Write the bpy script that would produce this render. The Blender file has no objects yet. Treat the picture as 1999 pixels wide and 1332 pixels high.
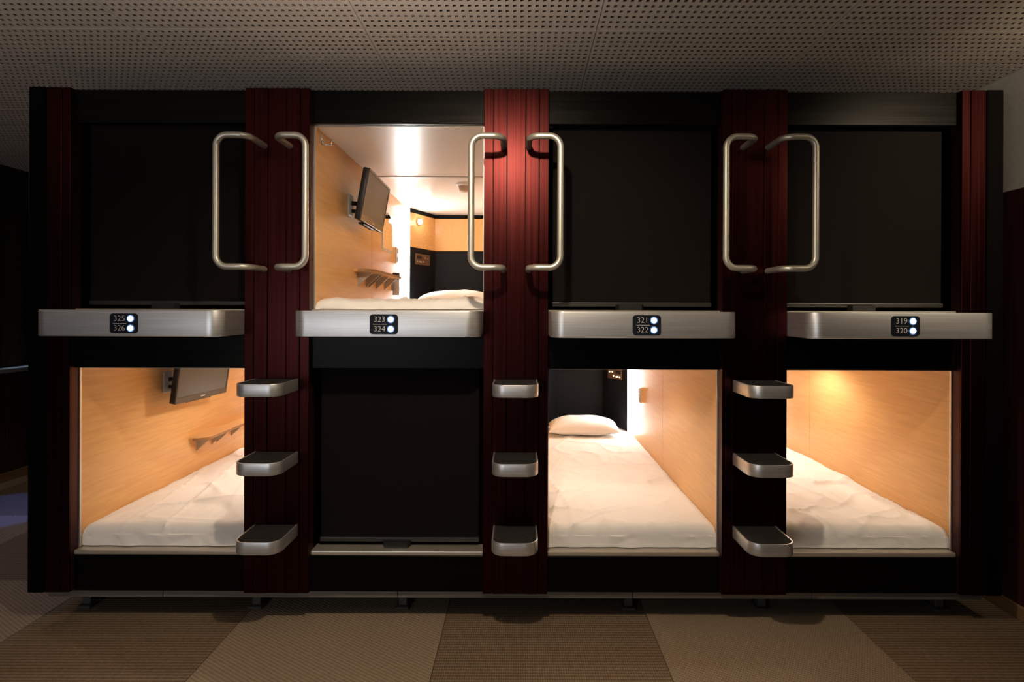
import bpy, bmesh, math, random
from mathutils import Vector, Matrix, noise

sc = bpy.context.scene
C = sc.collection
R = math.radians
random.seed(4)

# ------------------------------------------------------------------ camera, light, exposure
cam_d = bpy.data.cameras.new('camera')
cam = bpy.data.objects.new('camera', cam_d)
C.objects.link(cam)
cam.location = (0, -2.5, 1.39)
cam.rotation_euler = (R(90), R(-0.2), 0)
cam_d.sensor_width = 36
cam_d.lens = 36 * 1112 / 1999
cam_d.shift_x = -19.5 / 1999
cam_d.shift_y = -59 / 1999
cam_d.clip_start = 0.05
sc.camera = cam

w = bpy.data.worlds.new('world')
sc.world = w
w.use_nodes = True
w.node_tree.nodes['Background'].inputs[0].default_value = (0.6, 0.65, 0.8, 1)
w.node_tree.nodes['Background'].inputs[1].default_value = 0.002

sc.view_settings.view_transform = 'Standard'
sc.view_settings.look = 'None'
sc.view_settings.exposure = 0
sc.view_settings.gamma = 1
sc.view_settings.use_curve_mapping = False
try:
    sc.cycles.use_denoising = True
    sc.cycles.max_bounces = 10
    sc.cycles.diffuse_bounces = 6
    sc.cycles.sample_clamp_indirect = 6
except Exception:
    pass


def lamp(name, typ, loc, energy, color, radius=0.03, aim=None, **kw):
    l = bpy.data.lights.new(name, typ)
    l.energy = energy
    l.color = color
    if typ in ('POINT', 'SPOT'):
        l.shadow_soft_size = radius
    for k, v in kw.items():
        setattr(l, k, v)
    o = bpy.data.objects.new(name, l)
    C.objects.link(o)
    o.location = loc
    if aim is not None:
        o.rotation_euler = (Vector(aim) - Vector(loc)).to_track_quat('-Z', 'Y').to_euler()
    return o


WARM = (1.0, 0.80, 0.58)
lamp('room_lamp', 'SPOT', (-0.10, -1.36, 2.40), 90, WARM, 0.03, aim=(-.06, 0, .85), spot_size=R(112), spot_blend=.75)
lamp('room_lamp', 'SPOT', (2.17, -1.30, 2.41), 84, (1.0, 0.82, 0.58), 0.03, aim=(2.18, 0, 1.85), spot_size=R(84), spot_blend=.8)
UPC = (1.0, 0.86, 0.72)  # upward spots added to wash the ceiling; no fixtures of their own
lamp('ceiling_fill', 'SPOT', (-0.45, -1.30, 2.32), 45, UPC, 0.05, aim=(-.45, -1.301, 5), spot_size=R(176), spot_blend=.15)
lamp('ceiling_fill', 'SPOT', (2.00, -1.50, 2.34), 14, (1.0, 0.85, 0.62), 0.05, aim=(2.0, -1.501, 5), spot_size=R(176), spot_blend=.15)
lamp('ceiling_fill', 'SPOT', (-2.30, -2.30, 1.95), 36, UPC, 0.05, aim=(-2.30, -2.301, 5), spot_size=R(176), spot_blend=.15)
lamp('corridor_lamp', 'SPOT', (-3.55, 0.62, 2.40), 26, (1.0, 0.78, 0.62), 0.04, aim=(-3.0, 0.2, 0), spot_size=R(150), spot_blend=0.6)
lamp('corridor_blue_spot', 'SPOT', (-3.62, 1.40, 2.44), 130, (0.06, 0.18, 1.0), 0.03, aim=(-3.62, 1.401, 0), spot_size=R(21), spot_blend=0.25, use_square=True)
lamp('corridor_blue_lamp', 'SPOT', (-2.65, 2.9, 1.9), 40, (0.42, 0.45, 1.0), 0.10, aim=(-2.9, .2, 0), spot_size=R(58), spot_blend=.6)


# ------------------------------------------------------------------ materials
def mat(name, base=(.5, .5, .5), rough=.5, metal=0.0, spec=.5, emit=None, estr=0):
    m = bpy.data.materials.new(name)
    m.use_nodes = True
    b = m.node_tree.nodes['Principled BSDF']
    b.inputs['Base Color'].default_value = (*base, 1)
    b.inputs['Roughness'].default_value = rough
    b.inputs['Metallic'].default_value = metal
    b.inputs['Specular IOR Level'].default_value = spec
    if emit:
        b.inputs['Emission Color'].default_value = (*emit, 1)
        b.inputs['Emission Strength'].default_value = estr
    return m


def grain(m, c1, c2, scale=(1, 1, 1), nscale=8, detail=4, rough=None, bump=0.0, lo=.35, hi=.65):
    """stretched noise between two colours, optional roughness range and bump"""
    nt = m.node_tree
    b = nt.nodes['Principled BSDF']
    tc = nt.nodes.new('ShaderNodeTexCoord')
    mp = nt.nodes.new('ShaderNodeMapping')
    mp.inputs['Scale'].default_value = scale
    n = nt.nodes.new('ShaderNodeTexNoise')
    n.inputs['Scale'].default_value = nscale
    n.inputs['Detail'].default_value = detail
    r = nt.nodes.new('ShaderNodeValToRGB')
    r.color_ramp.elements[0].color = (*c1, 1)
    r.color_ramp.elements[1].color = (*c2, 1)
    r.color_ramp.elements[0].position = lo
    r.color_ramp.elements[1].position = hi
    nt.links.new(tc.outputs['Object'], mp.inputs[0])
    nt.links.new(mp.outputs[0], n.inputs['Vector'])
    nt.links.new(n.outputs['Fac'], r.inputs[0])
    nt.links.new(r.outputs[0], b.inputs['Base Color'])
    if rough:
        mr = nt.nodes.new('ShaderNodeMapRange')
        mr.inputs['To Min'].default_value = rough[0]
        mr.inputs['To Max'].default_value = rough[1]
        nt.links.new(n.outputs['Fac'], mr.inputs[0])
        nt.links.new(mr.outputs[0], b.inputs['Roughness'])
    if bump:
        bp = nt.nodes.new('ShaderNodeBump')
        bp.inputs['Strength'].default_value = bump
        bp.inputs['Distance'].default_value = 0.002
        nt.links.new(n.outputs['Fac'], bp.inputs['Height'])
        nt.links.new(bp.outputs[0], b.inputs['Normal'])
    return m


M = {}
M['mahogany'] = grain(mat('mahogany', metal=1.0), (.030, .0060, .0058), (.046, .0098, .0094), (60, 60, .5), 3, 3, (.29, .38))
M['mahogany_dark'] = grain(mat('mahogany_dark', metal=.6), (.03, .006, .007), (.05, .010, .010), (60, 60, .5), 3, 3, (.40, .5))
M['black_post'] = mat('black_post', (.0018, .0012, .0012), .7, 0, .03)
M['header'] = grain(mat('header', metal=.85, spec=.12), (.0075, .0072, .0067), (.0105, .0102, .0094), (.5, 30, 60), 3, 3, (.30, .42))
M['rail'] = grain(mat('rail', metal=.6), (.18, .17, .16), (.24, .23, .21), (.5, 10, 30), 4, 3, (.4, .5))
M['alu'] = grain(mat('brushed_aluminium', metal=.85), (.60, .605, .61), (.72, .725, .73), (.6, .6, 60), 6, 3, (.36, .44))
M['alu_sat'] = mat('satin_tube', (.56, .54, .47), .40, .75, .5)
M['sill'] = grain(mat('sill_metal', metal=.7), (.55, .51, .44), (.62, .58, .50), (.5, 8, 8), 6, 3, (.3, .4))
M['foot'] = mat('foot_metal', (.10, .095, .09), .5, .5)
M['trim'] = mat('trim_metal', (.6, .58, .54), .35, .8)
M['pad'] = grain(mat('black_carpet_pad', rough=.95, spec=.15), (.006, .006, .006), (.045, .042, .040), (1, 1, 1), 260, 2, None, .8, .4, .7)
M['blind'] = None
M['blind_bar'] = mat('blind_bar', (.05, .048, .045), .35, .5)
M['tab'] = mat('black_plastic', (.008, .008, .008), .4)
M['black'] = mat('black_panel', (.005, .005, .006), .6, 0, .12)
M['plate'] = mat('number_plate', (.008, .010, .016), .5, 0, .1)
M['ink'] = mat('number_print', (.75, .70, .66), .5)
M['led'] = mat('led', (1, 1, 1), .4, emit=(.62, .82, 1.0), estr=7)
M['led_glow_disc'] = mat('led_glow_disc', (.05, .08, .12), .4, emit=(.10, .30, .75), estr=.45)  # dim blue emission painting the glow around each led
M['wood'] = grain(mat('beech_laminate', rough=.32, spec=.45), (.64, .355, .135), (.73, .435, .175), (14, .9, 14), 5, 5, (.28, .36), 0, .3, .7)
M['edge_wood'] = mat('edge_wood', (.30, .155, .065), .45)
M['plastic'] = mat('white_panel', (.86, .84, .82), .30, 0, .45)
M['pan'] = mat('floor_pan', (.5, .46, .40), .5)
M['strip'] = mat('light_strip', (1, 1, 1), .4, emit=(1.0, .97, .93), estr=90)
M['bulb'] = mat('bulb', (1, 1, 1), .4, emit=(1.0, .85, .62), estr=40)
M['chrome'] = mat('chrome', (.75, .74, .72), .14, 1.0)
M['tv_black'] = mat('tv_case', (.008, .0075, .008), .4, 0, .3)
M['tv_bezel'] = mat('tv_bezel', (.055, .048, .045), .3)
M['screen'] = mat('tv_screen', (.11, .115, .12), .42, 0, .3)
M['grey_plastic'] = mat('grey_plastic', (.35, .33, .31), .45)
M['bracket_grey'] = mat('bracket_grey', (.42, .40, .36), .4, .4)
M['mirror'] = mat('mirror', (.85, .84, .82), .03, 1.0)
M['plate_grey'] = mat('switch_plate', (.52, .50, .47), .45)
M['copper'] = mat('bronze_panel', (.16, .085, .045), .35, .5)
M['dots'] = mat('panel_lamps', (1, .8, .5), .4, emit=(1.0, .78, .5), estr=3)
M['detector'] = mat('detector_plastic', (.55, .44, .36), .5)
M['wall_white'] = grain(mat('wall_paint', rough=.85), (.50, .46, .39), (.55, .51, .44), (1, 1, 1), 40, 3, None, .15)
M['wainscot'] = grain(mat('wainscot', rough=.4), (.030, .006, .006), (.055, .011, .010), (30, 30, .6), 3, 3, (.35, .5))
M['base_wood'] = grain(mat('baseboard_wood', rough=.5), (.20, .105, .045), (.28, .15, .07), (20, 1, 20), 4, 4)
M['curtain'] = grain(mat('curtain_cloth', rough=.9, spec=.1), (.018, .013, .008), (.030, .021, .013), (40, 40, 1), 5, 2)
M['pelmet'] = mat('pelmet', (.008, .007, .006), .6)
M['ceiling'] = grain(mat('ceiling_board', rough=.9, spec=.2), (.56, .50, .45), (.61, .55, .50), (1, 1, 1), 30, 3, None, .1)
M['hole'] = mat('hole_back', (.20, .155, .125), .95, 0, .1)
M['void'] = mat('ceiling_slab', (.02, .016, .014), .95, 0, .1)
M['slab'] = mat('floor_slab', (.06, .05, .04), .95, 0, .1)
M['wall_dark'] = mat('rear_wall', (.05, .035, .03), .8)
M['glass_day'] = mat('window_glow', (.4, .45, .5), .2, emit=(.6, .75, 1.0), estr=.9)
M['fill_glow'] = mat('fill_pane_glow', (.4, .42, .45), .3, emit=(.92, .95, 1.0), estr=3.3)  # emission for the added panes behind the camera
M['sillwhite'] = mat('window_sill', (.16, .17, .18), .5)


def blind_mat():
    m = mat('blind_fabric', (.03, .022, .018), .85, 0, .2)
    nt = m.node_tree
    b = nt.nodes['Principled BSDF']
    tc = nt.nodes.new('ShaderNodeTexCoord')
    mp = nt.nodes.new('ShaderNodeMapping')
    mp.inputs['Scale'].default_value = (1, 1, 1)
    wx = nt.nodes.new('ShaderNodeTexWave'); wx.bands_direction = 'X'; wx.inputs['Scale'].default_value = 130
    wz = nt.nodes.new('ShaderNodeTexWave'); wz.bands_direction = 'Z'; wz.inputs['Scale'].default_value = 130
    for q in (wx, wz):
        q.inputs['Distortion'].default_value = 1.5
        nt.links.new(tc.outputs['Object'], q.inputs['Vector'])
    mx = nt.nodes.new('ShaderNodeMath'); mx.operation = 'MULTIPLY'
    nt.links.new(wx.outputs['Fac'], mx.inputs[0]); nt.links.new(wz.outputs['Fac'], mx.inputs[1])
    r = nt.nodes.new('ShaderNodeValToRGB')
    r.color_ramp.elements[0].color = (.009, .0063, .0054, 1)
    r.color_ramp.elements[1].color = (.020, .0142, .0118, 1)
    nt.links.new(mx.outputs[0], r.inputs[0])
    nt.links.new(r.outputs[0], b.inputs['Base Color'])
    return m


M['blind'] = blind_mat()


def sheet_mat():
    m = mat('white_cotton', (.85, .83, .80), .85, 0, .2)
    nt = m.node_tree
    b = nt.nodes['Principled BSDF']
    tc = nt.nodes.new('ShaderNodeTexCoord')
    n = nt.nodes.new('ShaderNodeTexNoise'); n.inputs['Scale'].default_value = 26; n.inputs['Detail'].default_value = 5
    n.inputs['Distortion'].default_value = .6
    bp = nt.nodes.new('ShaderNodeBump'); bp.inputs['Strength'].default_value = .25; bp.inputs['Distance'].default_value = .006
    nt.links.new(tc.outputs['Object'], n.inputs['Vector'])
    nt.links.new(n.outputs['Fac'], bp.inputs['Height'])
    nt.links.new(bp.outputs[0], b.inputs['Normal'])
    return m


M['sheet'] = sheet_mat()


def carpet_mat(name, dark, mid, light, twill):
    m = mat(name, mid, .95, 0, .15)
    nt = m.node_tree
    b = nt.nodes['Principled BSDF']
    tc = nt.nodes.new('ShaderNodeTexCoord')
    mp = nt.nodes.new('ShaderNodeMapping')
    if twill:
        mp.inputs['Rotation'].default_value = (0, 0, R(32))
    wv = nt.nodes.new('ShaderNodeTexWave')
    wv.bands_direction = 'Y'
    wv.inputs['Scale'].default_value = 21 if twill else 17
    wv.inputs['Distortion'].default_value = 1.2
    wv.inputs['Detail'].default_value = 2
    wv.inputs['Detail Scale'].default_value = 6
    wx = nt.nodes.new('ShaderNodeTexWave')
    wx.bands_direction = 'X'
    wx.inputs['Scale'].default_value = 34
    wx.inputs['Distortion'].default_value = 3
    wx.inputs['Detail'].default_value = 2
    n = nt.nodes.new('ShaderNodeTexNoise')
    n.inputs['Scale'].default_value = 60
    n.inputs['Detail'].default_value = 4
    nt.links.new(tc.outputs['Object'], mp.inputs[0])
    for q in (wv, wx, n):
        nt.links.new(mp.outputs[0], q.inputs['Vector'])
    a = nt.nodes.new('ShaderNodeMix'); a.data_type = 'FLOAT'; a.inputs[0].default_value = .38
    nt.links.new(wv.outputs['Fac'], a.inputs[2]); nt.links.new(wx.outputs['Fac'], a.inputs[3])
    a2 = nt.nodes.new('ShaderNodeMix'); a2.data_type = 'FLOAT'; a2.inputs[0].default_value = .4
    nt.links.new(a.outputs[0], a2.inputs[2]); nt.links.new(n.outputs['Fac'], a2.inputs[3])
    r = nt.nodes.new('ShaderNodeValToRGB')
    r.color_ramp.elements[0].color = (*dark, 1); r.color_ramp.elements[0].position = .2
    r.color_ramp.elements[1].color = (*light, 1); r.color_ramp.elements[1].position = .8
    e = r.color_ramp.elements.new(.5); e.color = (*mid, 1)
    nt.links.new(a2.outputs[0], r.inputs[0])
    nt.links.new(r.outputs[0], b.inputs['Base Color'])
    bp = nt.nodes.new('ShaderNodeBump'); bp.inputs['Strength'].default_value = .6; bp.inputs['Distance'].default_value = .003
    nt.links.new(a2.outputs[0], bp.inputs['Height'])
    nt.links.new(bp.outputs[0], b.inputs['Normal'])
    return m


M['carpet_light'] = carpet_mat('carpet_light', (.165, .122, .079), (.235, .18, .122), (.30, .236, .165), True)
M['carpet_dark'] = carpet_mat('carpet_dark', (.080, .056, .034), (.148, .106, .066), (.235, .172, .11), False)


# ------------------------------------------------------------------ helpers
ORIGIN = {}


def tag(o, label=None, cat=None, group=None, kind=None):
    if label: o['label'] = label
    if cat: o['category'] = cat
    if group: o['group'] = group
    if kind: o['kind'] = kind
    return o


def thing(name, loc, label, cat, group=None):
    o = bpy.data.objects.new(name, None)
    o.empty_display_size = .1
    C.objects.link(o)
    o.location = loc
    ORIGIN[o.name] = Vector(loc)
    return tag(o, label, cat, group, 'thing')


def obj(name, bm, m, parent=None, smooth=False, label=None, kind=None, origin=None):
    """bm is in world coordinates"""
    if parent is not None:
        org = ORIGIN[parent.name]
    else:
        org = Vector(origin) if origin is not None else Vector((0, 0, 0))
    bmesh.ops.translate(bm, vec=-org, verts=bm.verts)
    bmesh.ops.recalc_face_normals(bm, faces=bm.faces)
    me = bpy.data.meshes.new(name)
    bm.to_mesh(me)
    bm.free()
    for x in (m if isinstance(m, (list, tuple)) else [m]):
        me.materials.append(x)
    if smooth:
        for p in me.polygons:
            p.use_smooth = True
        try:
            me.set_sharp_from_angle(angle=R(38))
        except Exception:
            pass
    o = bpy.data.objects.new(name, me)
    C.objects.link(o)
    if parent is not None:
        o.parent = parent
    else:
        o.location = org
    ORIGIN[o.name] = org
    if label: o['label'] = label
    if kind: o['kind'] = kind
    return o


def dup(root, loc, label=None, group=None):
    r = root.copy(); C.objects.link(r); r.location = loc
    if label: r['label'] = label
    if group: r['group'] = group
    for ch in list(root.children):
        c = ch.copy(); C.objects.link(c); c.parent = r
        for g in list(ch.children):
            d = g.copy(); C.objects.link(d); d.parent = c
    return r


def box(x0, x1, y0, y1, z0, z1, bev=0.0, bm=None, seg=1):
    bm = bm or bmesh.new()
    t = bmesh.new()
    vs = [t.verts.new((x, y, z)) for x in (x0, x1) for y in (y0, y1) for z in (z0, z1)]
    for f in ((0, 1, 3, 2), (4, 6, 7, 5), (0, 4, 5, 1), (2, 3, 7, 6), (0, 2, 6, 4), (1, 5, 7, 3)):
        t.faces.new([vs[i] for i in f])
    if bev:
        bmesh.ops.bevel(t, geom=t.edges[:], offset=bev, segments=seg, affect='EDGES', profile=.5)
    add(bm, t)
    return bm


def add(bm, t):
    vm = {}
    for v in t.verts:
        vm[v] = bm.verts.new(v.co)
    for f in t.faces:
        try:
            nf = bm.faces.new([vm[v] for v in f.verts])
            nf.material_index = f.material_index
        except ValueError:
            pass
    t.free()


def prism(pts, z0, z1, bm=None):
    """plan polygon extruded in z"""
    bm = bm or bmesh.new()
    a = [bm.verts.new((x, y, z0)) for x, y in pts]
    b = [bm.verts.new((x, y, z1)) for x, y in pts]
    n = len(pts)
    bm.faces.new(a); bm.faces.new(b)
    for i in range(n):
        bm.faces.new((a[i], a[(i + 1) % n], b[(i + 1) % n], b[i]))
    return bm


def loft(loops, bm=None, caps=True):
    bm = bm or bmesh.new()
    L = [[bm.verts.new(p) for p in lp] for lp in loops]
    n = len(loops[0])
    for a, b in zip(L, L[1:]):
        for i in range(n):
            bm.faces.new((a[i], a[(i + 1) % n], b[(i + 1) % n], b[i]))
    if caps:
        bm.faces.new(L[0]); bm.faces.new(L[-1])
    return bm


def outline(hw, yf, yb, r, n=10):
    """plan: straight back at yb, rounded front corners at yf"""
    p = [(-hw, yb)]
    for i in range(n + 1):
        a = math.pi + math.pi / 2 * i / n
        p.append((-hw + r + r * math.cos(a), yf + r + r * math.sin(a)))
    for i in range(n + 1):
        a = 1.5 * math.pi + math.pi / 2 * i / n
        p.append((hw - r + r * math.cos(a), yf + r + r * math.sin(a)))
    p.append((hw, yb))
    return p


def fillet(pts, r, n=8):
    pts = [Vector(p) for p in pts]
    out = [pts[0]]
    for a, b, c in zip(pts, pts[1:], pts[2:]):
        d1 = (a - b).normalized(); d2 = (c - b).normalized()
        ang = d1.angle(d2)
        t = r / math.tan(ang / 2)
        p1 = b + d1 * t
        bis = (d1 + d2).normalized()
        cen = b + bis * (r / math.sin(ang / 2))
        v1 = p1 - cen; v2 = (b + d2 * t) - cen
        tot = v1.angle(v2)
        ax = v1.cross(v2).normalized()
        for i in range(n + 1):
            out.append(cen + Matrix.Rotation(tot * i / n, 3, ax) @ v1)
    out.append(pts[-1])
    return out


def tube(path, rad, n=14, bm=None):
    bm = bm or bmesh.new()
    path = [Vector(p) for p in path]
    loops = []
    t0 = (path[1] - path[0]).normalized()
    ref = Vector((0, 0, 1)) if abs(t0.z) < .9 else Vector((1, 0, 0))
    u = t0.cross(ref).normalized()
    for i, p in enumerate(path):
        t = (path[min(i + 1, len(path) - 1)] - path[max(i - 1, 0)]).normalized()
        u = (u - t * u.dot(t)).normalized()
        v = t.cross(u)
        loops.append([p + (u * math.cos(2 * math.pi * k / n) + v * math.sin(2 * math.pi * k / n)) * rad for k in range(n)])
    return loft(loops, bm)


def disc(center, axis, rad, depth, n=24, bm=None, taper=1.0):
    """short cylinder; axis is its direction"""
    a = Vector(axis).normalized()
    ref = Vector((0, 0, 1)) if abs(a.z) < .9 else Vector((1, 0, 0))
    u = a.cross(ref).normalized(); v = a.cross(u)
    c = Vector(center)
    L = []
    for k, rr in ((0, rad), (.85, rad * (1 + taper) / 2 if taper != 1 else rad), (1, rad * taper * .94)):
        L.append([c + a * depth * k + (u * math.cos(2 * math.pi * i / n) + v * math.sin(2 * math.pi * i / n)) * rr for i in range(n)])
    return loft(L, bm)


def struct(name, bm, m, label=None):
    return tag(obj(name, bm, m), label, None, None, 'structure')


# ------------------------------------------------------------------ room
XL, XR, YF, YB, H = -4.16, 2.27, -3.91, 4.325, 2.50

floor = struct('floor', box(XL, XR, YF, YB, -.12, -.008), M['slab'], 'patchwork floor of large woven carpet tiles under the capsules')
ceiling = struct('ceiling', box(XL, XR, YF, YB, H + .014, H + .12), M['void'], 'perforated acoustic board ceiling above the capsules')

# carpet tiles, alternating light twill and dark ribbed
PIT = .9135
xs = [-.34 + PIT * k for k in range(-5, 4)]
ys = [.42 + PIT * k for k in range(-6, 6)]
for i in range(len(xs) - 1):
    for j in range(len(ys) - 1):
        x0, x1 = max(xs[i], XL), min(xs[i + 1], XR)
        y0, y1 = max(ys[j], YF), min(ys[j + 1], YB)
        if x1 - x0 < .02 or y1 - y0 < .02:
            continue
        lightone = (i + j) % 2 == 1
        g = .0012
        bm = box(x0 + g, x1 - g, y0 + g, y1 - g, -.008, 0 if lightone else -.0008, .0012)
        obj('carpet_tile', bm, M['carpet_light'] if lightone else M['carpet_dark'], floor)

# perforated ceiling boards: real holes
BOARDS = {}


def board_mesh(wx, wy):
    key = (round(wx, 3), round(wy, 3))
    if key in BOARDS:
        return BOARDS[key]
    nx, ny = max(1, round(wx / .0277)), max(1, round(wy / .0381))
    bm = bmesh.new()
    g = .0016
    m_ = .006
    px = (wx - 2 * m_) / nx; py = (wy - 2 * m_) / ny
    hx, hy = .0062, .0080
    d = .010
    vc = {}

    def V(x, y, z):
        k = (round(x, 5), round(y, 5), round(z, 5))
        if k not in vc:
            vc[k] = bm.verts.new((x, y, z))
        return vc[k]
    # border ring
    X = [g, m_] + [m_ + px * nx, wx - g]
    Y = [g, m_] + [m_ + py * ny, wy - g]

    def q(a, b, c, e, mi=0):
        f = bm.faces.new((a, b, c, e)); f.material_index = mi
    q(V(X[0], Y[0], 0), V(X[3], Y[0], 0), V(X[3], Y[1], 0), V(X[0], Y[1], 0))
    q(V(X[0], Y[2], 0), V(X[3], Y[2], 0), V(X[3], Y[3], 0), V(X[0], Y[3], 0))
    q(V(X[0], Y[1], 0), V(X[1], Y[1], 0), V(X[1], Y[2], 0), V(X[0], Y[2], 0))
    q(V(X[2], Y[1], 0), V(X[3], Y[1], 0), V(X[3], Y[2], 0), V(X[2], Y[2], 0))
    # edges up
    z1 = .014
    for (a, b) in (((X[0], Y[0]), (X[3], Y[0])), ((X[3], Y[0]), (X[3], Y[3])), ((X[3], Y[3]), (X[0], Y[3])), ((X[0], Y[3]), (X[0], Y[0]))):
        q(V(*a, 0), V(*b, 0), V(*b, z1), V(*a, z1))
    for i in range(nx):
        for j in range(ny):
            ax, bx = m_ + px * i, m_ + px * (i + 1)
            ay, by = m_ + py * j, m_ + py * (j + 1)
            cx, cy = (ax + bx) / 2, (ay + by) / 2
            o = [V(ax, ay, 0), V(bx, ay, 0), V(bx, by, 0), V(ax, by, 0)]
            h = [V(cx - hx, cy - hy, 0), V(cx + hx, cy - hy, 0), V(cx + hx, cy + hy, 0), V(cx - hx, cy + hy, 0)]
            t = [V(cx - hx, cy - hy, d), V(cx + hx, cy - hy, d), V(cx + hx, cy + hy, d), V(cx - hx, cy + hy, d)]
            for k in range(4):
                k2 = (k + 1) % 4
                q(o[k], o[k2], h[k2], h[k])
                q(h[k], h[k2], t[k2], t[k], 1)
            q(*t, 1)
    me = bpy.data.meshes.new('ceiling_board')
    bm.to_mesh(me); bm.free()
    me.materials.append(M['ceiling']); me.materials.append(M['hole'])
    BOARDS[key] = me
    return me


cxs = [-.625 + .915 * k for k in range(-4, 5)]
cys = [-.25 + .915 * k for k in range(-4, 6)]
for i in range(len(cxs) - 1):
    for j in range(len(cys) - 1):
        x0, x1 = max(cxs[i], XL), min(cxs[i + 1], XR)
        y0, y1 = max(cys[j], YF), min(cys[j + 1], YB)
        if x1 - x0 < .02 or y1 - y0 < .02:
            continue
        o = bpy.data.objects.new('ceiling_board', board_mesh(x1 - x0, y1 - y0))
        C.objects.link(o)
        o.parent = ceiling
        o.location = (x0, y0, H)

# walls
wl = struct('wall_left', box(XL - .12, XL, YF, YB, 0, H), M['wall_dark'], 'dark left wall beyond the capsules, panelled below the curtain')
wr = struct('wall_right', box(XR, XR + .12, YF, YB, 0, H), M['wall_white'], 'right wall, pale above and dark red panelling below')
wb = struct('wall_back', box(XL, XR, YB, YB + .12, 0, H), M['wall_dark'])
wf = struct('wall_front', box(XL, XR, YF - .12, YF, 0, H), M['wall_dark'])
# dark red wainscot boards on the right wall (recessed joints), thick pale wall above
y = YF
while y < YB - .01:
    y1 = min(y + .30, YB)
    obj('wainscot_panel', box(XR - .012, XR, y + .0015, y1 - .0015, .066, 1.955, .0015), M['wainscot'], wr)
    y += .30
y = YF
while y < YB - .01:
    y1 = min(y + .30, YB)
    obj('wainscot_panel', box(XL, XL + .012, y + .0015, y1 - .0015, .075, .885, .0015), M['wainscot'], wl)
    y += .30
struct('baseboard_right', box(XR - .016, XR, YF, YB, 0, .064, .002), M['base_wood'], 'light wooden baseboard along the right wall')
struct('baseboard_left', box(XL, XL + .016, YF, YB, 0, .073, .002), M['base_wood'], 'dim wooden baseboard along the left wall')
# window behind curtain in the left corridor
win = struct('window_1', box(XL, XL + .02, 1.30, 3.10, .93, 2.20, .003), M['pelmet'], 'dark framed window behind the left curtain')
obj('pane', box(XL + .02, XL + .024, 1.36, 3.04, .95, 2.15), M['glass_day'], win)
fill_panel = struct('front_fill_panel', box(-2.72, -.68, YF, YF + .03, .64, 1.80, .003), M['pelmet'], 'added glowing panel on the unseen front wall')  # unseen lit panes added behind the camera to brighten ledges and panels
for k in (0, 1):
    obj('pane', box(-2.65 + k * .97, -1.72 + k * .97, YF + .03, YF + .034, .72, 1.72), M['fill_glow'], fill_panel)
struct('trim_1', box(XL, XL + .15, 1.25, 3.15, .89, .92, .003), M['sillwhite'], 'pale window sill catching a slit of cold light')
struct('trim_2', box(XL, XL + .16, 1.10, 3.30, 2.19, H, .003), M['pelmet'], 'black curtain pelmet under the ceiling at left')


def curtain(y0, y1, label):
    bm = bmesh.new()
    n = 90
    L = []
    for i in range(n + 1):
        t = i / n
        yy = y0 + (y1 - y0) * t
        xx = XL + .095 + .022 * math.sin(t * 46 + math.sin(t * 9)) + .006 * math.sin(t * 17)
        L.append((xx, yy))
    for z0, z1 in ((.945, 2.23),):
        a = [bm.verts.new((x, yy, z0)) for x, yy in L]
        b = [bm.verts.new((x, yy, z1)) for x, yy in L]
        c = [bm.verts.new((x - .004, yy, z0)) for x, yy in L]
        d = [bm.verts.new((x - .004, yy, z1)) for x, yy in L]
        for i in range(n):
            bm.faces.new((a[i], a[i + 1], b[i + 1], b[i]))
            bm.faces.new((c[i], d[i], d[i + 1], c[i + 1]))
            bm.faces.new((a[i], c[i], c[i + 1], a[i + 1]))
            bm.faces.new((b[i], b[i + 1], d[i + 1], d[i]))
    o = obj('curtain', bm, M['curtain'], smooth=True)
    return tag(o, label, 'curtain', None, 'thing')


curtain(1.20, 3.20, 'dark brown curtain over the window of the left corridor')

# ------------------------------------------------------------------ capsule bank
P = 1.05
COL = [-1.077, -.027, 1.023]
CX = [-1.603, -.552, .498, 1.548]
HW = .383
ZT, ZB = 2.366, .145
DEEP = 2.56
NUM = [('325', '326'), ('323', '324'), ('321', '322'), ('319', '320')]
UP_FLOOR, UP_CEIL = 1.395, 2.222
LO_FLOOR, LO_CEIL = .3225, 1.140
OPEN = {(0, 1), (1, 0), (2, 1), (3, 1)}     # (column, row): row 0 above, row 1 below

# mahogany columns between the capsules
col_lab = ['dark red fluted column between the left pair of capsules and the open upper capsule',
           'bright lamp-lit red fluted middle column with two handles',
           'nearly black fluted column between the two closed upper capsules']


def column(cx, label):
    t = thing('fascia_column', (cx, .03, ZB), label, 'column')
    obj('column_core', box(cx - .142, cx + .142, .012, .066, ZB, ZT), M['mahogany_dark'], t)
    obj('center_strip', box(cx - .0395, cx + .0395, .003, .012, ZB, ZT, .0012), M['mahogany'], t)
    for s in (-1, 1):
        a, b = sorted((cx + s * .041, cx + s * .1005))
        obj('fluted_strip', box(a, b, 0, .012, ZB, ZT, .0022), M['mahogany'], t)
        a, b = sorted((cx + s * .102, cx + s * .142))
        obj('edge_strip', box(a, b, .002, .012, ZB, ZT, .0015), M['mahogany'], t)
    # the body of the bank between two capsules
    obj('divider_wall', box(cx - .118, cx + .118, .066, DEEP, ZB + .02, ZT - .01), M['black_post'], t)
    return t


for cx, lb in zip(COL, col_lab):
    column(cx, lb)


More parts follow.
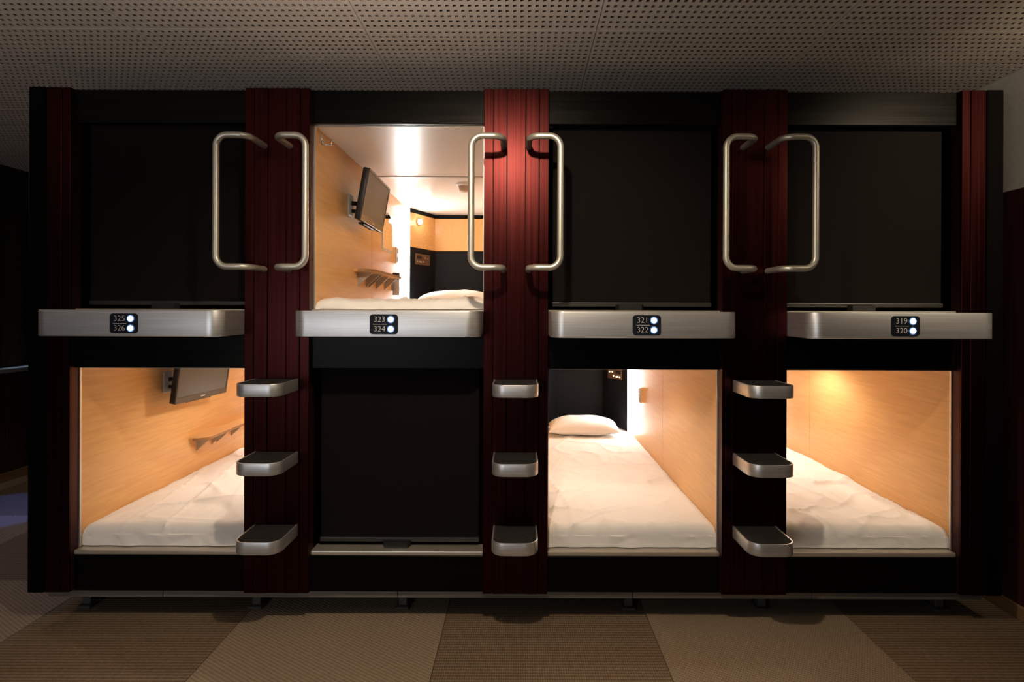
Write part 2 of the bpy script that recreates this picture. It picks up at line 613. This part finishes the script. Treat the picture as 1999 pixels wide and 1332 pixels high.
def end_column(s, xi, xo, label):
    t = thing('fascia_column', ((xi + xo) / 2, .03, ZB), label, 'column')

    def bx(a, b, y0, y1, z0, z1, bev=0):
        a, b = sorted((a, b))
        return box(a, b, y0, y1, z0, z1, bev)
    obj('column_core', bx(xi, xo, .012, .066, ZB, ZT), M['mahogany_dark'], t)
    obj('edge_strip', bx(xi, xi + s * .036, .002, .012, ZB, ZT, .0015), M['mahogany'], t)
    obj('fluted_strip', bx(xi + s * .038, xi + s * .104, 0, .012, ZB, ZT, .0022), M['mahogany'], t)
    obj('end_post', bx(xi + s * .106, xo, -.004, .08, ZB, ZT, .004), M['black_post'], t)
    obj('end_panel', bx(xo - s * .03, xo - s * .004, .08, DEEP, ZB + .02, ZT - .01), M['black_post'], t)
    return t


end_column(-1, -1.986, -2.166, 'dark end column with black post at the left end of the capsules')
end_column(1, 1.931, 2.110, 'red end column with black post at the right end of the capsules')


def chamfer_pts(cx, i=0.0):
    """left front, left corner, left back, right back, right corner, right front of the pod interior"""
    return [(cx - HW + i, .066), (cx - HW + i, 2.06), (cx - .205 + i, 2.45 - i), (cx + .205 - i, 2.45 - i), (cx + HW - i, 2.06), (cx + HW - i, .066)]


def slab_between(p, q_, z0, z1, th, cx):
    """vertical panel from p to q, thickened away from the pod's centre line"""
    p, q_ = Vector((*p, 0)), Vector((*q_, 0))
    d = (q_ - p).normalized()
    n = Vector((-d.y, d.x, 0))
    mid = (p + q_) / 2
    if n.dot(Vector((cx, 1.2, 0)) - mid) > 0:
        n = -n
    a, b, c, e = p, q_, q_ + n * th, p + n * th
    return prism([(v.x, v.y) for v in (a, b, c, e)], z0, z1)


def capsule(ci, row, label):
    cx = CX[ci]
    up = row == 0
    zf, zc = (UP_FLOOR, UP_CEIL) if up else (LO_FLOOR, LO_CEIL)
    t = thing('sleeping_capsule', (cx, .03, zf), label, 'capsule')
    xa, xb = cx - HW - .001, cx + HW + .001
    # header above the opening
    if up:
        obj('header_panel', box(xa, xb, .030, .055, 2.219, ZT, .002), M['header'], t)
    else:
        obj('header_panel', box(xa, xb, .030, .055, 1.131, 1.335, .002), M['header'], t)
        obj('plinth_panel', box(xa, xb, .030, .055, .140, .299, .002), M['header'], t)
    # sill
    if up:
        obj('sill', box(xa, xb, .030, .115, 1.336, 1.394, .003), M['sill'], t)
    else:
        obj('sill', box(xa, xb, .028, .115, .300, .3205, .005, None, 2), M['sill'], t)
    if (ci, row) not in OPEN:
        obj('back_box', box(xa, xb, .16, DEEP, zf, zc + .02), M['black_post'], t)
        return t
    # thin metal trim round the opening
    zo0, zo1 = (1.394, 2.219) if up else (.322, 1.131)
    bm = box(cx - HW, cx - HW + .005, .056, .066, zo0, zo1)
    box(cx + HW - .005, cx + HW, .056, .066, zo0, zo1, 0, bm)
    box(cx - HW + .005, cx + HW - .005, .056, .066, zo1 - .004, zo1, 0, bm)
    obj('opening_trim', bm, M['trim'], t)
    th = .018
    k = chamfer_pts(cx)
    seam = {(0, 1): 1.62, (1, 0): 1.04, (2, 1): 1.06, (3, 1): 1.32}[(ci, row)]
    zsplit = 1.906 if up else .925
    for s, a, b in ((0, k[0], k[1]), (1, k[5], k[4])):
        obj('side_panel', slab_between(a, (a[0], seam - .0015), zf, zc, th, cx), M['wood'], t)
        obj('side_panel', slab_between((a[0], seam + .0015), b, zf, zc, th, cx), M['wood'], t)
        c = k[2] if s == 0 else k[3]
        obj('corner_panel', slab_between(b, c, zsplit + .002, zc - .035, th, cx), M['wood'], t)
        obj('lower_corner_panel', slab_between(b, c, zf, zsplit, th, cx), M['black'], t, label='black lower corner panel')
        obj('shadow_gap', slab_between((b[0], b[1] + .012), (c[0], c[1] + .012), zc - .035, zc, th, cx), M['black'], t, label='black gap below the ceiling')
    obj('back_panel', box(k[2][0], k[3][0], 2.45, 2.45 + th, zsplit + .002, zc - .035), M['wood'], t)
    obj('lower_back_panel', box(k[2][0], k[3][0], 2.45, 2.45 + th, zf, zsplit), M['black'], t, label='black lower back panel')
    obj('shadow_gap', box(k[2][0], k[3][0], 2.462, 2.462 + th, zc - .035, zc), M['black'], t, label='black gap below the ceiling')
    obj('ceiling_panel', box(cx - HW - .018, cx + HW + .018, .056, seam - .003, zc, zc + .02), M['plastic'], t)
    obj('ceiling_panel', box(cx - HW - .018, cx + HW + .018, seam + .003, 2.50, zc, zc + .02), M['plastic'], t)
    obj('ceiling_joint', box(cx - HW, cx + HW, seam - .014, seam + .016, zc - .006, zc, .002), M['trim'], t)
    obj('floor_pan', box(cx - HW - .018, cx + HW + .018, .115, 2.50, zf - .02, zf), M['pan'], t)
    # vertical light strip in the rear corner
    for s in ((-1,) if ci in (0, 1) else (1,)):
        a = cx + s * HW
        pts = [(a - s * .001, 2.022), (a - s * .012, 2.024), (a - s * .022, 2.034), (a - s * .027, 2.050), (a - s * .024, 2.0635), (a - s * .001, 2.0635)]
        a0, a1 = sorted((a - s * .0005, a - s * .034))
        obj('strip_light_block', box(a0, a1, 2.0645, 2.0675, zf + .05, zc - .004), M['trim'], t)  # unseen plate added to keep strip light off the back panels
        obj('light_strip', prism(pts, zf + .05, zc - .004), M['strip'], t, label='glowing white vertical light strip')
    return t


cap_lab = {(0, 0): 'closed upper capsule at the left end of the bank, dark blind down',
           (1, 0): 'open upper capsule showing wood walls, television and shelf',
           (2, 0): 'closed upper capsule next to the open upper one, handle shadow on its blind',
           (3, 0): 'closed upper capsule beside the right wall, dark blind down',
           (0, 1): 'open lower capsule with a television and shelf above its white bed',
           (1, 1): 'closed lower capsule below the open upper capsule',
           (2, 1): 'open lower capsule with glowing light strip, pillow and white bed',
           (3, 1): 'open lower capsule with bare wood wall and white bed, beside the right wall'}
for ci in range(4):
    for row in (0, 1):
        capsule(ci, row, cap_lab[(ci, row)])

# pod ceiling lamps; those over the television and pillow are added, unseen fill
POD = (1.0, .93, .83)


def pod_lamp(ci, row, dx, y, e, label):
    cx = CX[ci]
    zc = UP_CEIL if row == 0 else LO_CEIL
    t = thing('pod_ceiling_lamp', (cx + dx, y, zc), label, 'lamp')
    obj('lamp_ring', disc((cx + dx, y, zc), (0, 0, -1), .045, .012), M['chrome'], t, True)
    obj('bulb', disc((cx + dx, y, zc - .012), (0, 0, -1), .034, .003), M['bulb'], t)
    lamp('pod_light', 'SPOT', (cx + dx, y, zc - .03), e, POD, .035, aim=(cx + dx, y + .001, 0), spot_size=R(165), spot_blend=.5)


pod_lamp(0, 1, .20, .80, 11, 'unseen round lamp added in the ceiling of the lower capsule with the television')
pod_lamp(2, 1, -.16, .70, 8, 'unseen round lamp added in the ceiling of the lower capsule with the pillow')
pod_lamp(3, 1, .12, 1.05, 12, 'recessed round lamp in the ceiling of the lower capsule at the right end')

# base rail and feet
t = thing('base_frame', (-.03, .1, 0), 'grey metal base rail on short feet under the whole row of capsules', 'frame')
rx = [-2.115, -1.60, -.552, .498, 1.30, 2.06]
for a, b in zip(rx, rx[1:]):
    obj('rail', box(a + .001, b - .001, .045, .085, .105, .139, .002), M['rail'], t)
for fx in (-2.03, -1.235, -.552, .502, 1.125, 1.955):
    bm = box(fx - .02, fx + .02, .16, .20, .012, .12, .003)
    box(fx - .032, fx + .032, .14, .22, 0, .012, .003, bm)
    obj('foot', bm, M['foot'], t)
obj('under_frame', box(-2.10, 2.05, .24, 2.4, .10, .139), M['black_post'], t)

# ------------------------------------------------------------------ roller blinds


def blind(ci, row, label):
    cx = CX[ci]
    z0, z1 = (1.408, 2.30) if row == 0 else (.338, 1.25)
    t = thing('roller_blind', (cx, .08, z0), label, 'blind', 'dark roller blinds closing capsules')
    bm = bmesh.new()
    nx, nz = 34, 40
    hw = .358
    g = []
    for i in range(nx + 1):
        r_ = []
        for j in range(nz + 1):
            u, v = i / nx, j / nz
            x = cx - hw + 2 * hw * u
            z = z0 + .02 + (z1 - z0 - .02) * v
            y = .090 + .0035 * noise.noise(Vector((x * 3.1 + ci * 7, z * 1.1 + row * 5, 0))) + .0016 * math.cos(u * math.pi * 2) * (1 - v)
            r_.append(bm.verts.new((x, y, z)))
        g.append(r_)
    for i in range(nx):
        for j in range(nz):
            bm.faces.new((g[i][j], g[i + 1][j], g[i + 1][j + 1], g[i][j + 1]))
    bmesh.ops.solidify(bm, geom=bm.faces[:], thickness=.0015)
    obj('fabric', bm, M['blind'], t, True)
    obj('bottom_bar', box(cx - hw - .004, cx + hw + .004, .082, .100, z0 + .002, z0 + .022, .004, None, 2), M['blind_bar'], t)
    zs = 1.394 if row == 0 else .322
    bm = prism([(cx - .062, .058), (cx + .040, .058), (cx + .052, .083), (cx - .074, .083)], zs, z0 + .012)
    obj('pull_tab', bm, M['tab'], t, label='black pull tab')


blind(0, 0, 'dark blind closing the upper capsule at the left end')
blind(1, 1, 'dark blind closing the lower capsule under the open capsule')
blind(2, 0, 'dark blind closing an upper capsule, with handle shadow on it')
blind(3, 0, 'dark brown blind closing the upper capsule at the right end')


# ------------------------------------------------------------------ aluminium ledges with number plates
def text_bm(s, size, x, y, z, m, parent, name):
    cu = bpy.data.curves.new('txt', 'FONT')
    cu.body = s
    cu.size = size
    cu.offset = -.0007
    cu.extrude = .0004
    cu.resolution_u = 3
    cu.align_x = 'LEFT'
    cu.align_y = 'CENTER'
    to = bpy.data.objects.new('txt', cu)
    C.objects.link(to)
    bpy.context.view_layer.update()
    me = bpy.data.meshes.new_from_object(to.evaluated_get(bpy.context.evaluated_depsgraph_get()))
    bpy.data.objects.remove(to)
    bm = bmesh.new()
    bm.from_mesh(me)
    bmesh.ops.rotate(bm, cent=(0, 0, 0), matrix=Matrix.Rotation(R(90), 3, 'X'), verts=bm.verts)
    bmesh.ops.translate(bm, vec=(x, y, z), verts=bm.verts)
    return obj(name, bm, m, parent)


def round_rect_xz(cx, cz, hw, hh, r, y0, y1, n=6):
    def lp(yy, i=0):
        p = []
        for (sx, sz, a0) in ((1, 1, 0), (-1, 1, 90), (-1, -1, 180), (1, -1, 270)):
            for k in range(n + 1):
                a = R(a0 + 90 * k / n)
                p.append((cx + sx * (hw - r) + (r - i) * math.cos(a), yy, cz + sz * (hh - r) + (r - i) * math.sin(a)))
        return p
    return loft([lp(y1), lp(y0 + .001), lp(y0, .001)])


LED_OFF = [-.005, -.006, .006, .001]
led_lab = ['aluminium front ledge with number plate 325 and 326, at the left end',
           'brightest aluminium front ledge with number plate 323 and 324 under the open capsule',
           'aluminium front ledge with number plate 321 and 322, between middle and dark columns',
           'aluminium front ledge with number plate 319 and 320, by the right wall']
for ci in range(4):
    cx = CX[ci]
    t = thing('front_ledge', (cx, .03, 1.281), led_lab[ci], 'ledge', 'aluminium ledges with room numbers')
    z0, z1 = 1.281, 1.388
    yf, yb, hw, r = -.198, .029, .3815, .056

    def lp(i, z):
        return [(cx + x, y, z) for x, y in outline(hw - i, yf + i, yb, r - i, 12)]
    # keep clear of the columns: the body behind their face is narrower
    bm = loft([lp(.003, z0), lp(.0005, z0 + .0015), lp(0, z0 + .004), lp(0, z1 - .004), lp(.0008, z1 - .001), lp(.003, z1), lp(.010, z1), lp(.011, z1 - .004)])
    obj('ledge_body', bm, M['alu'], t, True)
    px = cx + LED_OFF[ci]
    zc = 1.3335
    pl = obj('number_plate', round_rect_xz(px, zc, .057, .0405, .013, yf - .0035, yf + .001), M['plate'], t, label='black number plate %s over %s' % NUM[ci])
    for k in (0, 1):
        zz = zc + (.0195 if k == 0 else -.0195)
        obj('led_glow_disc', disc((px + .0285, yf - .0032, zz), (0, -1, 0), .0155, .001), M['led_glow_disc'], pl, label='painted blue glow around the led')  # disc behind the led carries its painted glow
        text_bm(NUM[ci][k], .032, px - .041, yf - .0038, zz, M['ink'], pl, 'number')
        obj('led', disc((px + .0285, yf - .0038, zz), (0, -1, 0), .0108, .003), M['led'], pl, label='glowing white led')
    obj('divider_line', box(px - .043, px + .012, yf - .0042, yf - .003, zc - .0006, zc + .0006), M['ink'], pl)

# ------------------------------------------------------------------ steps
proto = None
row_lab = ['top', 'middle', 'bottom']
col_of = ['beside the lower television capsule', 'on the bright middle column', 'on the nearly black right column']
for ci in range(3):
    for ri, zt in enumerate((1.089, .769, .449)):
        lab = '%s of three carpet-topped aluminium steps %s' % (row_lab[ri], col_of[ci])
        loc = (COL[ci], 0, zt - .052)
        if proto is None:
            cx = COL[0]
            z0, z1 = zt - .052, zt
            t = thing('step', loc, lab, 'step', 'aluminium steps on the columns')
            hw, yf, yb, r = .0955, -.200, .0, .054

            def lp(i, z):
                return [(cx + x, y, z) for x, y in outline(hw - i, yf + i, yb, r - i, 10)]
            bm = loft([lp(.004, z0), lp(.001, z0 + .001), lp(0, z0 + .004), lp(0, z1 - .003), lp(.001, z1 - .0006), lp(.0025, z1), lp(.0055, z1), lp(.0065, z1 - .001), lp(.007, z1 - .006)])
            obj('step_body', bm, M['alu'], t, True)
            bm = loft([lp(.0075, z1 - .0055), lp(.0078, z1 - .0025), lp(.010, z1 - .0015)])
            obj('carpet_pad', bm, M['pad'], t, label='black carpet pad')
            proto = t
        else:
            dup(proto, loc, lab)

# ------------------------------------------------------------------ grab handles


def handle(cx, s, label):
    t = thing('grab_handle', (cx + s * .055, 0, 1.568), label, 'handle', 'curved grab handles on the columns')
    zt, zb, yo = 2.110, 1.568, -.157
    xi, xo = cx + s * .055, cx + s * .184
    path = fillet([(xi, .002, zt), (xi, yo, zt), (xo, yo, zt), (xo, yo, zb), (xi, yo, zb), (xi, .002, zb)], .046, 9)
    obj('tube', tube(path, .0135, 16), M['alu_sat'], t, True)
    return t


hl = ['steel grab handle in front of the closed upper capsule at the left end', 'steel grab handle on the left side of the open upper capsule',
      'steel grab handle on the right side of the open upper capsule', 'steel grab handle casting a curved shadow on a closed blind',
      'steel grab handle left of the nearly black column', 'steel grab handle in front of the closed upper capsule by the right wall']
for ci in range(3):
    handle(COL[ci], -1, hl[ci * 2])
    handle(COL[ci], 1, hl[ci * 2 + 1])


# ------------------------------------------------------------------ beds
def mattress(ci, zf, zt, label, seed):
    cx = CX[ci]
    y0, y1 = .074, 2.30
    hw = .381
    nx, ny = 72, 190
    r = .04
    bm = bmesh.new()
    th = zt - zf
    g = []
    # profile points along length: front bottom -> up -> top -> back
    prof = []
    nf = 12
    for i in range(nf):
        prof.append((y0, zf + .002 + (th - r - .002) * i / nf, 'f'))
    for i in range(8):
        a = math.pi - math.pi / 2 * i / 8
        prof.append((y0 + r + r * math.cos(a), zt - r + r * math.sin(a), 'c'))
    for i in range(ny + 1):
        prof.append((y0 + r + (y1 - y0 - r) * (i / ny), zt, 't'))
    prof.append((y1, zf + .002, 'b'))
    for i in range(nx + 1):
        u = -1 + 2 * i / nx
        x = cx + hw * u
        col = []
        for (yy, zz, k) in prof:
            v = Vector((x * 1.0 + seed * 3.7, yy, seed))
            big = noise.noise(Vector((x * 2.2 + seed, yy * 1.4, 2))) * .010
            # long soft folds running lengthwise and diagonal
            f1 = noise.noise(Vector((x * 5 + yy * .9 + seed, yy * .9, 5)))
            f2 = noise.noise(Vector((x * 2.2 - yy * 3.6, x * 2 + yy * 1.0 + seed, 9)))
            f3 = noise.noise(Vector((x * 2.6 + yy * 2.2 + seed * 2, x * 3 - yy * 1.5, 13)))
            amp = .5 + .8 * noise.noise(Vector((x * 2 + 3 * seed, yy * 1.6, 21)))
            ridge = (max(0, 1 - abs(f1) * 9) ** 2 * .010 + max(0, 1 - abs(f2) * 8) ** 2 * .010 + max(0, 1 - abs(f3) * 8) ** 2 * .012) * max(0, amp)
            fine = noise.noise(Vector((x * 26, yy * 12, seed))) * .0013
            d = big * 1.2 + ridge + fine
            dx = 0
            if k == 't':
                e = min(1, (1 - abs(u)) / .10)
                z = zz + d * 1.0 - .012 * (1 - e) ** 2
                y = yy
            elif k == 'c':
                z = zz + d * .8 - .012 * max(0, (abs(u) - .9) / .1) ** 2
                y = yy - d * .4
            elif k == 'f':
                z = zz
                y = yy - abs(noise.noise(Vector((x * 7 + seed, zz * 12, 3)))) * .010 - max(0, noise.noise(Vector((x * 16 + zz * 14, zz * 4, seed)))) * .009
            else:
                y, z = yy, zz
            col.append(bm.verts.new((min(max(x, cx - hw), cx + hw), y, z)))
        g.append(col)
    m = len(prof)
    for i in range(nx):
        for j in range(m - 1):
            bm.faces.new((g[i][j], g[i + 1][j], g[i + 1][j + 1], g[i][j + 1]))
    bm.faces.new([g[i][0] for i in range(nx + 1)] + [g[i][-1] for i in range(nx, -1, -1)])
    bm.faces.new(g[0]); bm.faces.new(g[nx])
    o = obj('mattress', bm, M['sheet'], smooth=True, origin=(cx, 1.2, zf))
    return tag(o, label, 'mattress', 'white-sheeted mattresses', 'thing')


mattress(0, LO_FLOOR, .418, 'mattress in a wrinkled white sheet below the television and shelf of a lower capsule', 1)
mattress(2, LO_FLOOR, .418, 'mattress in white sheet under the pillow of a lower capsule', 2)
mattress(3, LO_FLOOR, .418, 'mattress in white sheet in the lower capsule at the right end', 3)
mattress(1, UP_FLOOR, 1.436, 'mattress in white sheet in the open upper capsule', 4)


def pillow(cx, cy, zb, w_, d_, h_, rot, label, seed):
    bm = bmesh.new()
    n = 34
    grid = {}
    for side in (1, -1):
        for i in range(n + 1):
            for j in range(n + 1):
                u, v = -1 + 2 * i / n, -1 + 2 * j / n
                e = max(0, (1 - abs(u) ** 2.6)) ** .55 * max(0, (1 - abs(v) ** 2.6)) ** .55
                pin = 1 - .07 * (abs(v) ** 4) * (1 - abs(u) ** 6) * 0 - .05 * (1 - abs(v) ** 2) * abs(u) ** 4
                x = u * w_ / 2 * pin
                y = v * d_ / 2 * (1 - .06 * (1 - u * u) * abs(v) ** 4)
                wr_ = .010 * noise.noise(Vector((x * 9 + seed, y * 9, side))) * e
                z = (h_ * .72 * e if side > 0 else -h_ * .28 * e) + wr_ + .28 * h_
                if side < 0 and (abs(u) == 1 or abs(v) == 1):
                    grid[(side, i, j)] = grid[(1, i, j)]
                    continue
                c, s = math.cos(rot), math.sin(rot)
                grid[(side, i, j)] = bm.verts.new((cx + x * c - y * s, cy + x * s + y * c, zb + z))
    for side in (1, -1):
        for i in range(n):
            for j in range(n):
                f = [grid[(side, i, j)], grid[(side, i + 1, j)], grid[(side, i + 1, j + 1)], grid[(side, i, j + 1)]]
                bm.faces.new(f)
    o = obj('pillow', bm, M['sheet'], smooth=True, origin=(cx, cy, zb))
    return tag(o, label, 'pillow', 'white pillows', 'thing')


pillow(.49, 2.02, .424, .56, .36, .135, R(-2), 'white pillow at the head of the bed in the lower capsule', 1)
pillow(-.51, 2.02, 1.432, .62, .36, .120, R(3), 'white pillow seen over the ledge in the open upper capsule', 5)


# ------------------------------------------------------------------ televisions
def tv(c, w_, h_, tilt, yaw, wall_x, mount_y, label):
    """screen faces +x, tilted down by tilt; c = centre of the screen"""
    t = thing('television', c, label, 'television', 'small wall-mounted televisions')
    mtx = Matrix.Translation(c) @ Matrix.Rotation(yaw, 4, 'Z') @ Matrix.Rotation(tilt, 4, 'Y')

    def put(bm):
        bmesh.ops.transform(bm, matrix=mtx, verts=bm.verts)
        return bm
    # local: x out of the screen, y along width, z up
    hw, hh = w_ / 2, h_ / 2
    obj('case', put(box(-.034, -.004, -hw, hw, -hh, hh, .006, None, 2)), M['tv_black'], t, True)
    bm = box(-.052, -.033, -hw * .72, hw * .72, -hh * .72, hh * .66, .006)
    obj('rear_cover', put(bm), M['tv_black'], t)
    # bezel frame
    b = .013; bl = .034
    bm = box(-.006, .002, -hw, hw, hh - b, hh, .0015)
    box(-.006, .002, -hw, hw, -hh, -hh + bl, .0015, bm)
    box(-.006, .002, -hw, -hw + b, -hh + bl, hh - b, .0015, bm)
    box(-.006, .002, hw - b, hw, -hh + bl, hh - b, .0015, bm)
    obj('bezel', put(bm), M['tv_bezel'], t)
    obj('screen', put(box(-.004, -.001, -hw + b, hw - b, -hh + bl, hh - b)), M['screen'], t, label='grey switched-off screen')
    obj('emblem', put(box(.0018, .0026, -.018, .018, -hh + .014, -hh + .020)), M['plate_grey'], t)
    obj('stand_bar', put(box(-.045, -.012, -hw * .5, hw * .45, -hh - .010, -hh, .003)), M['tv_black'], t)
    # wall arm
    zc = c[2] - .03
    bm = box(wall_x, wall_x + .014, mount_y - .040, mount_y + .040, zc - .060, zc + .060, .006, None)
    obj('wall_plate', bm, M['grey_plastic'], t)
    back = mtx @ Vector((-.052, 0, -.02))
    bm = tube([(wall_x + .014, mount_y, zc + .012), (wall_x + .028, mount_y + .01, zc + .012), back], .012, 10)
    tube([(wall_x + .014, mount_y, zc - .03), (wall_x + .028, mount_y + .01, zc - .03), back - Vector((0, 0, .03))], .010, 10, bm)
    obj('wall_arm', bm, M['tv_black'], t, True)
    return t


tv((-.808, .655, 1.985), .505, .268, R(10), R(1.5), CX[1] - HW, .57, 'small tilted television on the left wall of the open upper capsule')
tv((-1.832, .80, 1.018), .47, .285, R(8), R(-4), CX[0] - HW, .68, 'small television half hidden at the top of a lower capsule')


# ------------------------------------------------------------------ wall shelves
def shelf(wx, y0, y1, z, dep, label):
    t = thing('wall_shelf', (wx, (y0 + y1) / 2, z), label, 'shelf', 'narrow wooden wall shelves')
    pts = [(wx, y0)]
    n = 10
    rr = dep * .8
    for i in range(n + 1):
        a = -math.pi / 2 + math.pi / 2 * i / n
        pts.append((wx + dep - rr + rr * math.cos(a), y0 + rr + rr * math.sin(a)))
    pts += [(wx + dep, y1), (wx, y1)]
    obj('board', prism(pts, z - .016, z), M['wood'], t)
    e = [(x, y_) for x, y_ in pts[1:-1]]
    bm = bmesh.new()
    for (xa, ya), (xb, yb) in zip(e, e[1:]):
        q4 = [bm.verts.new(v) for v in ((xa + .0006, ya - .0006, z - .0155), (xb + .0006, yb - .0006, z - .0155), (xb + .0006, yb - .0006, z - .0008), (xa + .0006, ya - .0006, z - .0008))]
        bm.faces.new(q4)
    bmesh.ops.remove_doubles(bm, verts=bm.verts, dist=1e-5)
    obj('edge_band', bm, M['edge_wood'], t, label='darker brown edge band')
    for k in (0.08, .30, .38, .62, .90):
        yy = y0 + (y1 - y0) * k + .02
        bm = bmesh.new()
        prof = [(wx, z - .0165), (wx + dep * .82, z - .0165), (wx, z - .095)]
        a = [bm.verts.new((x, yy, q)) for x, q in prof]
        b = [bm.verts.new((x, yy + .007, q)) for x, q in prof]
        bm.faces.new(a); bm.faces.new(b)
        for i in range(3):
            bm.faces.new((a[i], a[(i + 1) % 3], b[(i + 1) % 3], b[i]))
        obj('bracket', bm, M['bracket_grey'], t)


shelf(CX[1] - HW, .66, 1.42, 1.622, .105, 'wooden wall shelf on triangular brackets in the open upper capsule')
shelf(CX[0] - HW, .90, 1.66, .622, .105, 'wooden wall shelf on triangular brackets low above the bed of a lower capsule')

# ------------------------------------------------------------------ small fittings in the open capsules
wx = CX[1] - HW
# coat hook
t = thing('coat_hook', (wx, .15, 2.165), 'chrome coat hook at the top front of a wood wall in the open upper capsule', 'hook')
obj('hook_plate', box(wx, wx + .004, .135, .155, 2.16, 2.205, .0015), M['chrome'], t)
obj('hook_wire', tube(fillet([(wx + .003, .145, 2.195), (wx + .012, .145, 2.158), (wx + .045, .150, 2.158), (wx + .048, .152, 2.185)], .008, 5), .0045, 10), M['chrome'], t, True)
# mirror with arched top
t = thing('wall_mirror', (wx, 1.42, 1.80), 'small arched mirror on the wood wall behind the upper television', 'mirror')


def arch(cy, z0, z1, hw, x0, x1, i=0):
    hw -= i
    pr = [(cy - hw, z0 + i), (cy + hw, z0 + i)]
    for k in range(13):
        a = math.pi * k / 12
        pr.append((cy + hw * math.cos(a), z1 - hw * .75 - i * 0 + hw * .75 * math.sin(a) - i))
    bm = bmesh.new()
    A = [bm.verts.new((x0, y_, z_)) for y_, z_ in pr]
    B = [bm.verts.new((x1, y_, z_)) for y_, z_ in pr]
    bm.faces.new(A); bm.faces.new(B)
    n_ = len(pr)
    for k in range(n_):
        bm.faces.new((A[k], A[(k + 1) % n_], B[(k + 1) % n_], B[k]))
    return bm


obj('mirror_frame', arch(1.42, 1.80, 2.07, .135, wx, wx + .008), M['trim'], t)
obj('mirror_glass', arch(1.42, 1.80, 2.07, .135, wx + .008, wx + .0095, .008), M['mirror'], t)


def plate(x, s, y, z, hy, hz, label, cat='switch', name='switch_plate', rows=2):
    t = thing(name, (x, y, z), label, cat)
    a, b = sorted((x, x + s * .008))
    obj('plate', box(a, b, y - hy, y + hy, z - hz, z + hz, .002), M['plate_grey'], t)
    for k in range(rows):
        zz = z - hz + (k + .5) * 2 * hz / rows
        a, b = sorted((x + s * .008, x + s * .011))
        obj('rocker' if cat == 'switch' else 'slot', box(a, b, y - hy * .62, y + hy * .62, zz - hz / rows * .55, zz + hz / rows * .55, .001), M['grey_plastic'], t)


plate(wx, 1, 1.74, 1.80, .035, .06, 'grey switch plate beside the light strip of the open upper capsule')
plate(CX[2] + HW, -1, 1.74, .765, .035, .055, 'grey slotted vent plate beside the light strip of a lower capsule', 'vent', 'vent_plate', 5)
# torch in its holder on the wall, below the shelf end
t = thing('wall_torch', (wx + .03, 1.60, 1.50), 'grey wall torch with black cap under the far end of the upper shelf', 'torch')
obj('torch_body', disc((wx + .028, 1.60, 1.50), (0, 0, 1), .024, .11), M['grey_plastic'], t, True)
obj('torch_cap', disc((wx + .028, 1.60, 1.61), (0, 0, 1), .026, .05), M['tv_black'], t, True)
obj('holder', box(wx, wx + .010, 1.575, 1.625, 1.53, 1.60, .002), M['grey_plastic'], t)


def control(ci, s, z, label, lit=True):
    """control panel on the black angled corner panel"""
    cx = CX[ci]
    p = Vector((cx + s * HW, 2.06, 0)); q_ = Vector((cx + s * .205, 2.45, 0))
    d = (q_ - p).normalized()
    n = Vector((-s * abs(d.y), -abs(d.x), 0)).normalized()
    c = p.lerp(q_, .55)
    t = thing('control_panel', (c.x, c.y, z), label, 'control panel')
    mtx = Matrix(((d.x, n.x, 0, c.x), (d.y, n.y, 0, c.y), (0, 0, 1, z), (0, 0, 0, 1)))

    def put(bm):
        bmesh.ops.transform(bm, matrix=mtx, verts=bm.verts)
        return bm
    obj('panel_plate', put(box(-.105, .105, 0, .008, -.045, .045, .003)), M['copper'], t)
    obj('display', put(box(-.09, -.02, .008, .010, .004, .03, .001)), M['tv_black'], t)
    for k, (u, v) in enumerate(((-.08, -.02), (-.05, -.02), (-.03, -.022), (.01, -.018), (.03, .015), (.07, .012))):
        obj('button', put(disc((u, .008, v), (0, 1, 0), .0065, .004, 12)), M['dots'] if lit else M['grey_plastic'], t)


control(2, 1, .865, 'bronze control panel with lit buttons beside the light strip of a lower capsule')
control(1, -1, 1.815, 'dim control panel on the black corner of the open upper capsule', False)

# reading lamp on the angled wood panel of 323
p = Vector((CX[1] - HW, 2.06, 2.125)); q_ = Vector((CX[1] - .205, 2.45, 2.125))
c = p.lerp(q_, .42)
nrm = Vector((.39, -.178, 0)).normalized()
t = thing('reading_lamp', c, 'small bright reading lamp on the wood corner panel of the open upper capsule', 'lamp')
obj('lamp_base', disc(c, nrm, .030, .014), M['chrome'], t, True)
obj('bulb', disc(c + nrm * .014, nrm, .021, .016, 20, None, .6), M['bulb'], t, True)
lamp('reading_light', 'POINT', c + nrm * .09, .45, POD, .02)
# smoke detector
t = thing('smoke_detector', (-.385, 1.24, UP_CEIL), 'round smoke detector on the ceiling of the open upper capsule', 'detector')
obj('detector_base', disc((-.385, 1.24, UP_CEIL), (0, 0, -1), .052, .016), M['plastic'], t, True)
obj('detector_head', disc((-.385, 1.24, UP_CEIL - .016), (0, 0, -1), .036, .036, 24, None, .6), M['detector'], t, True)
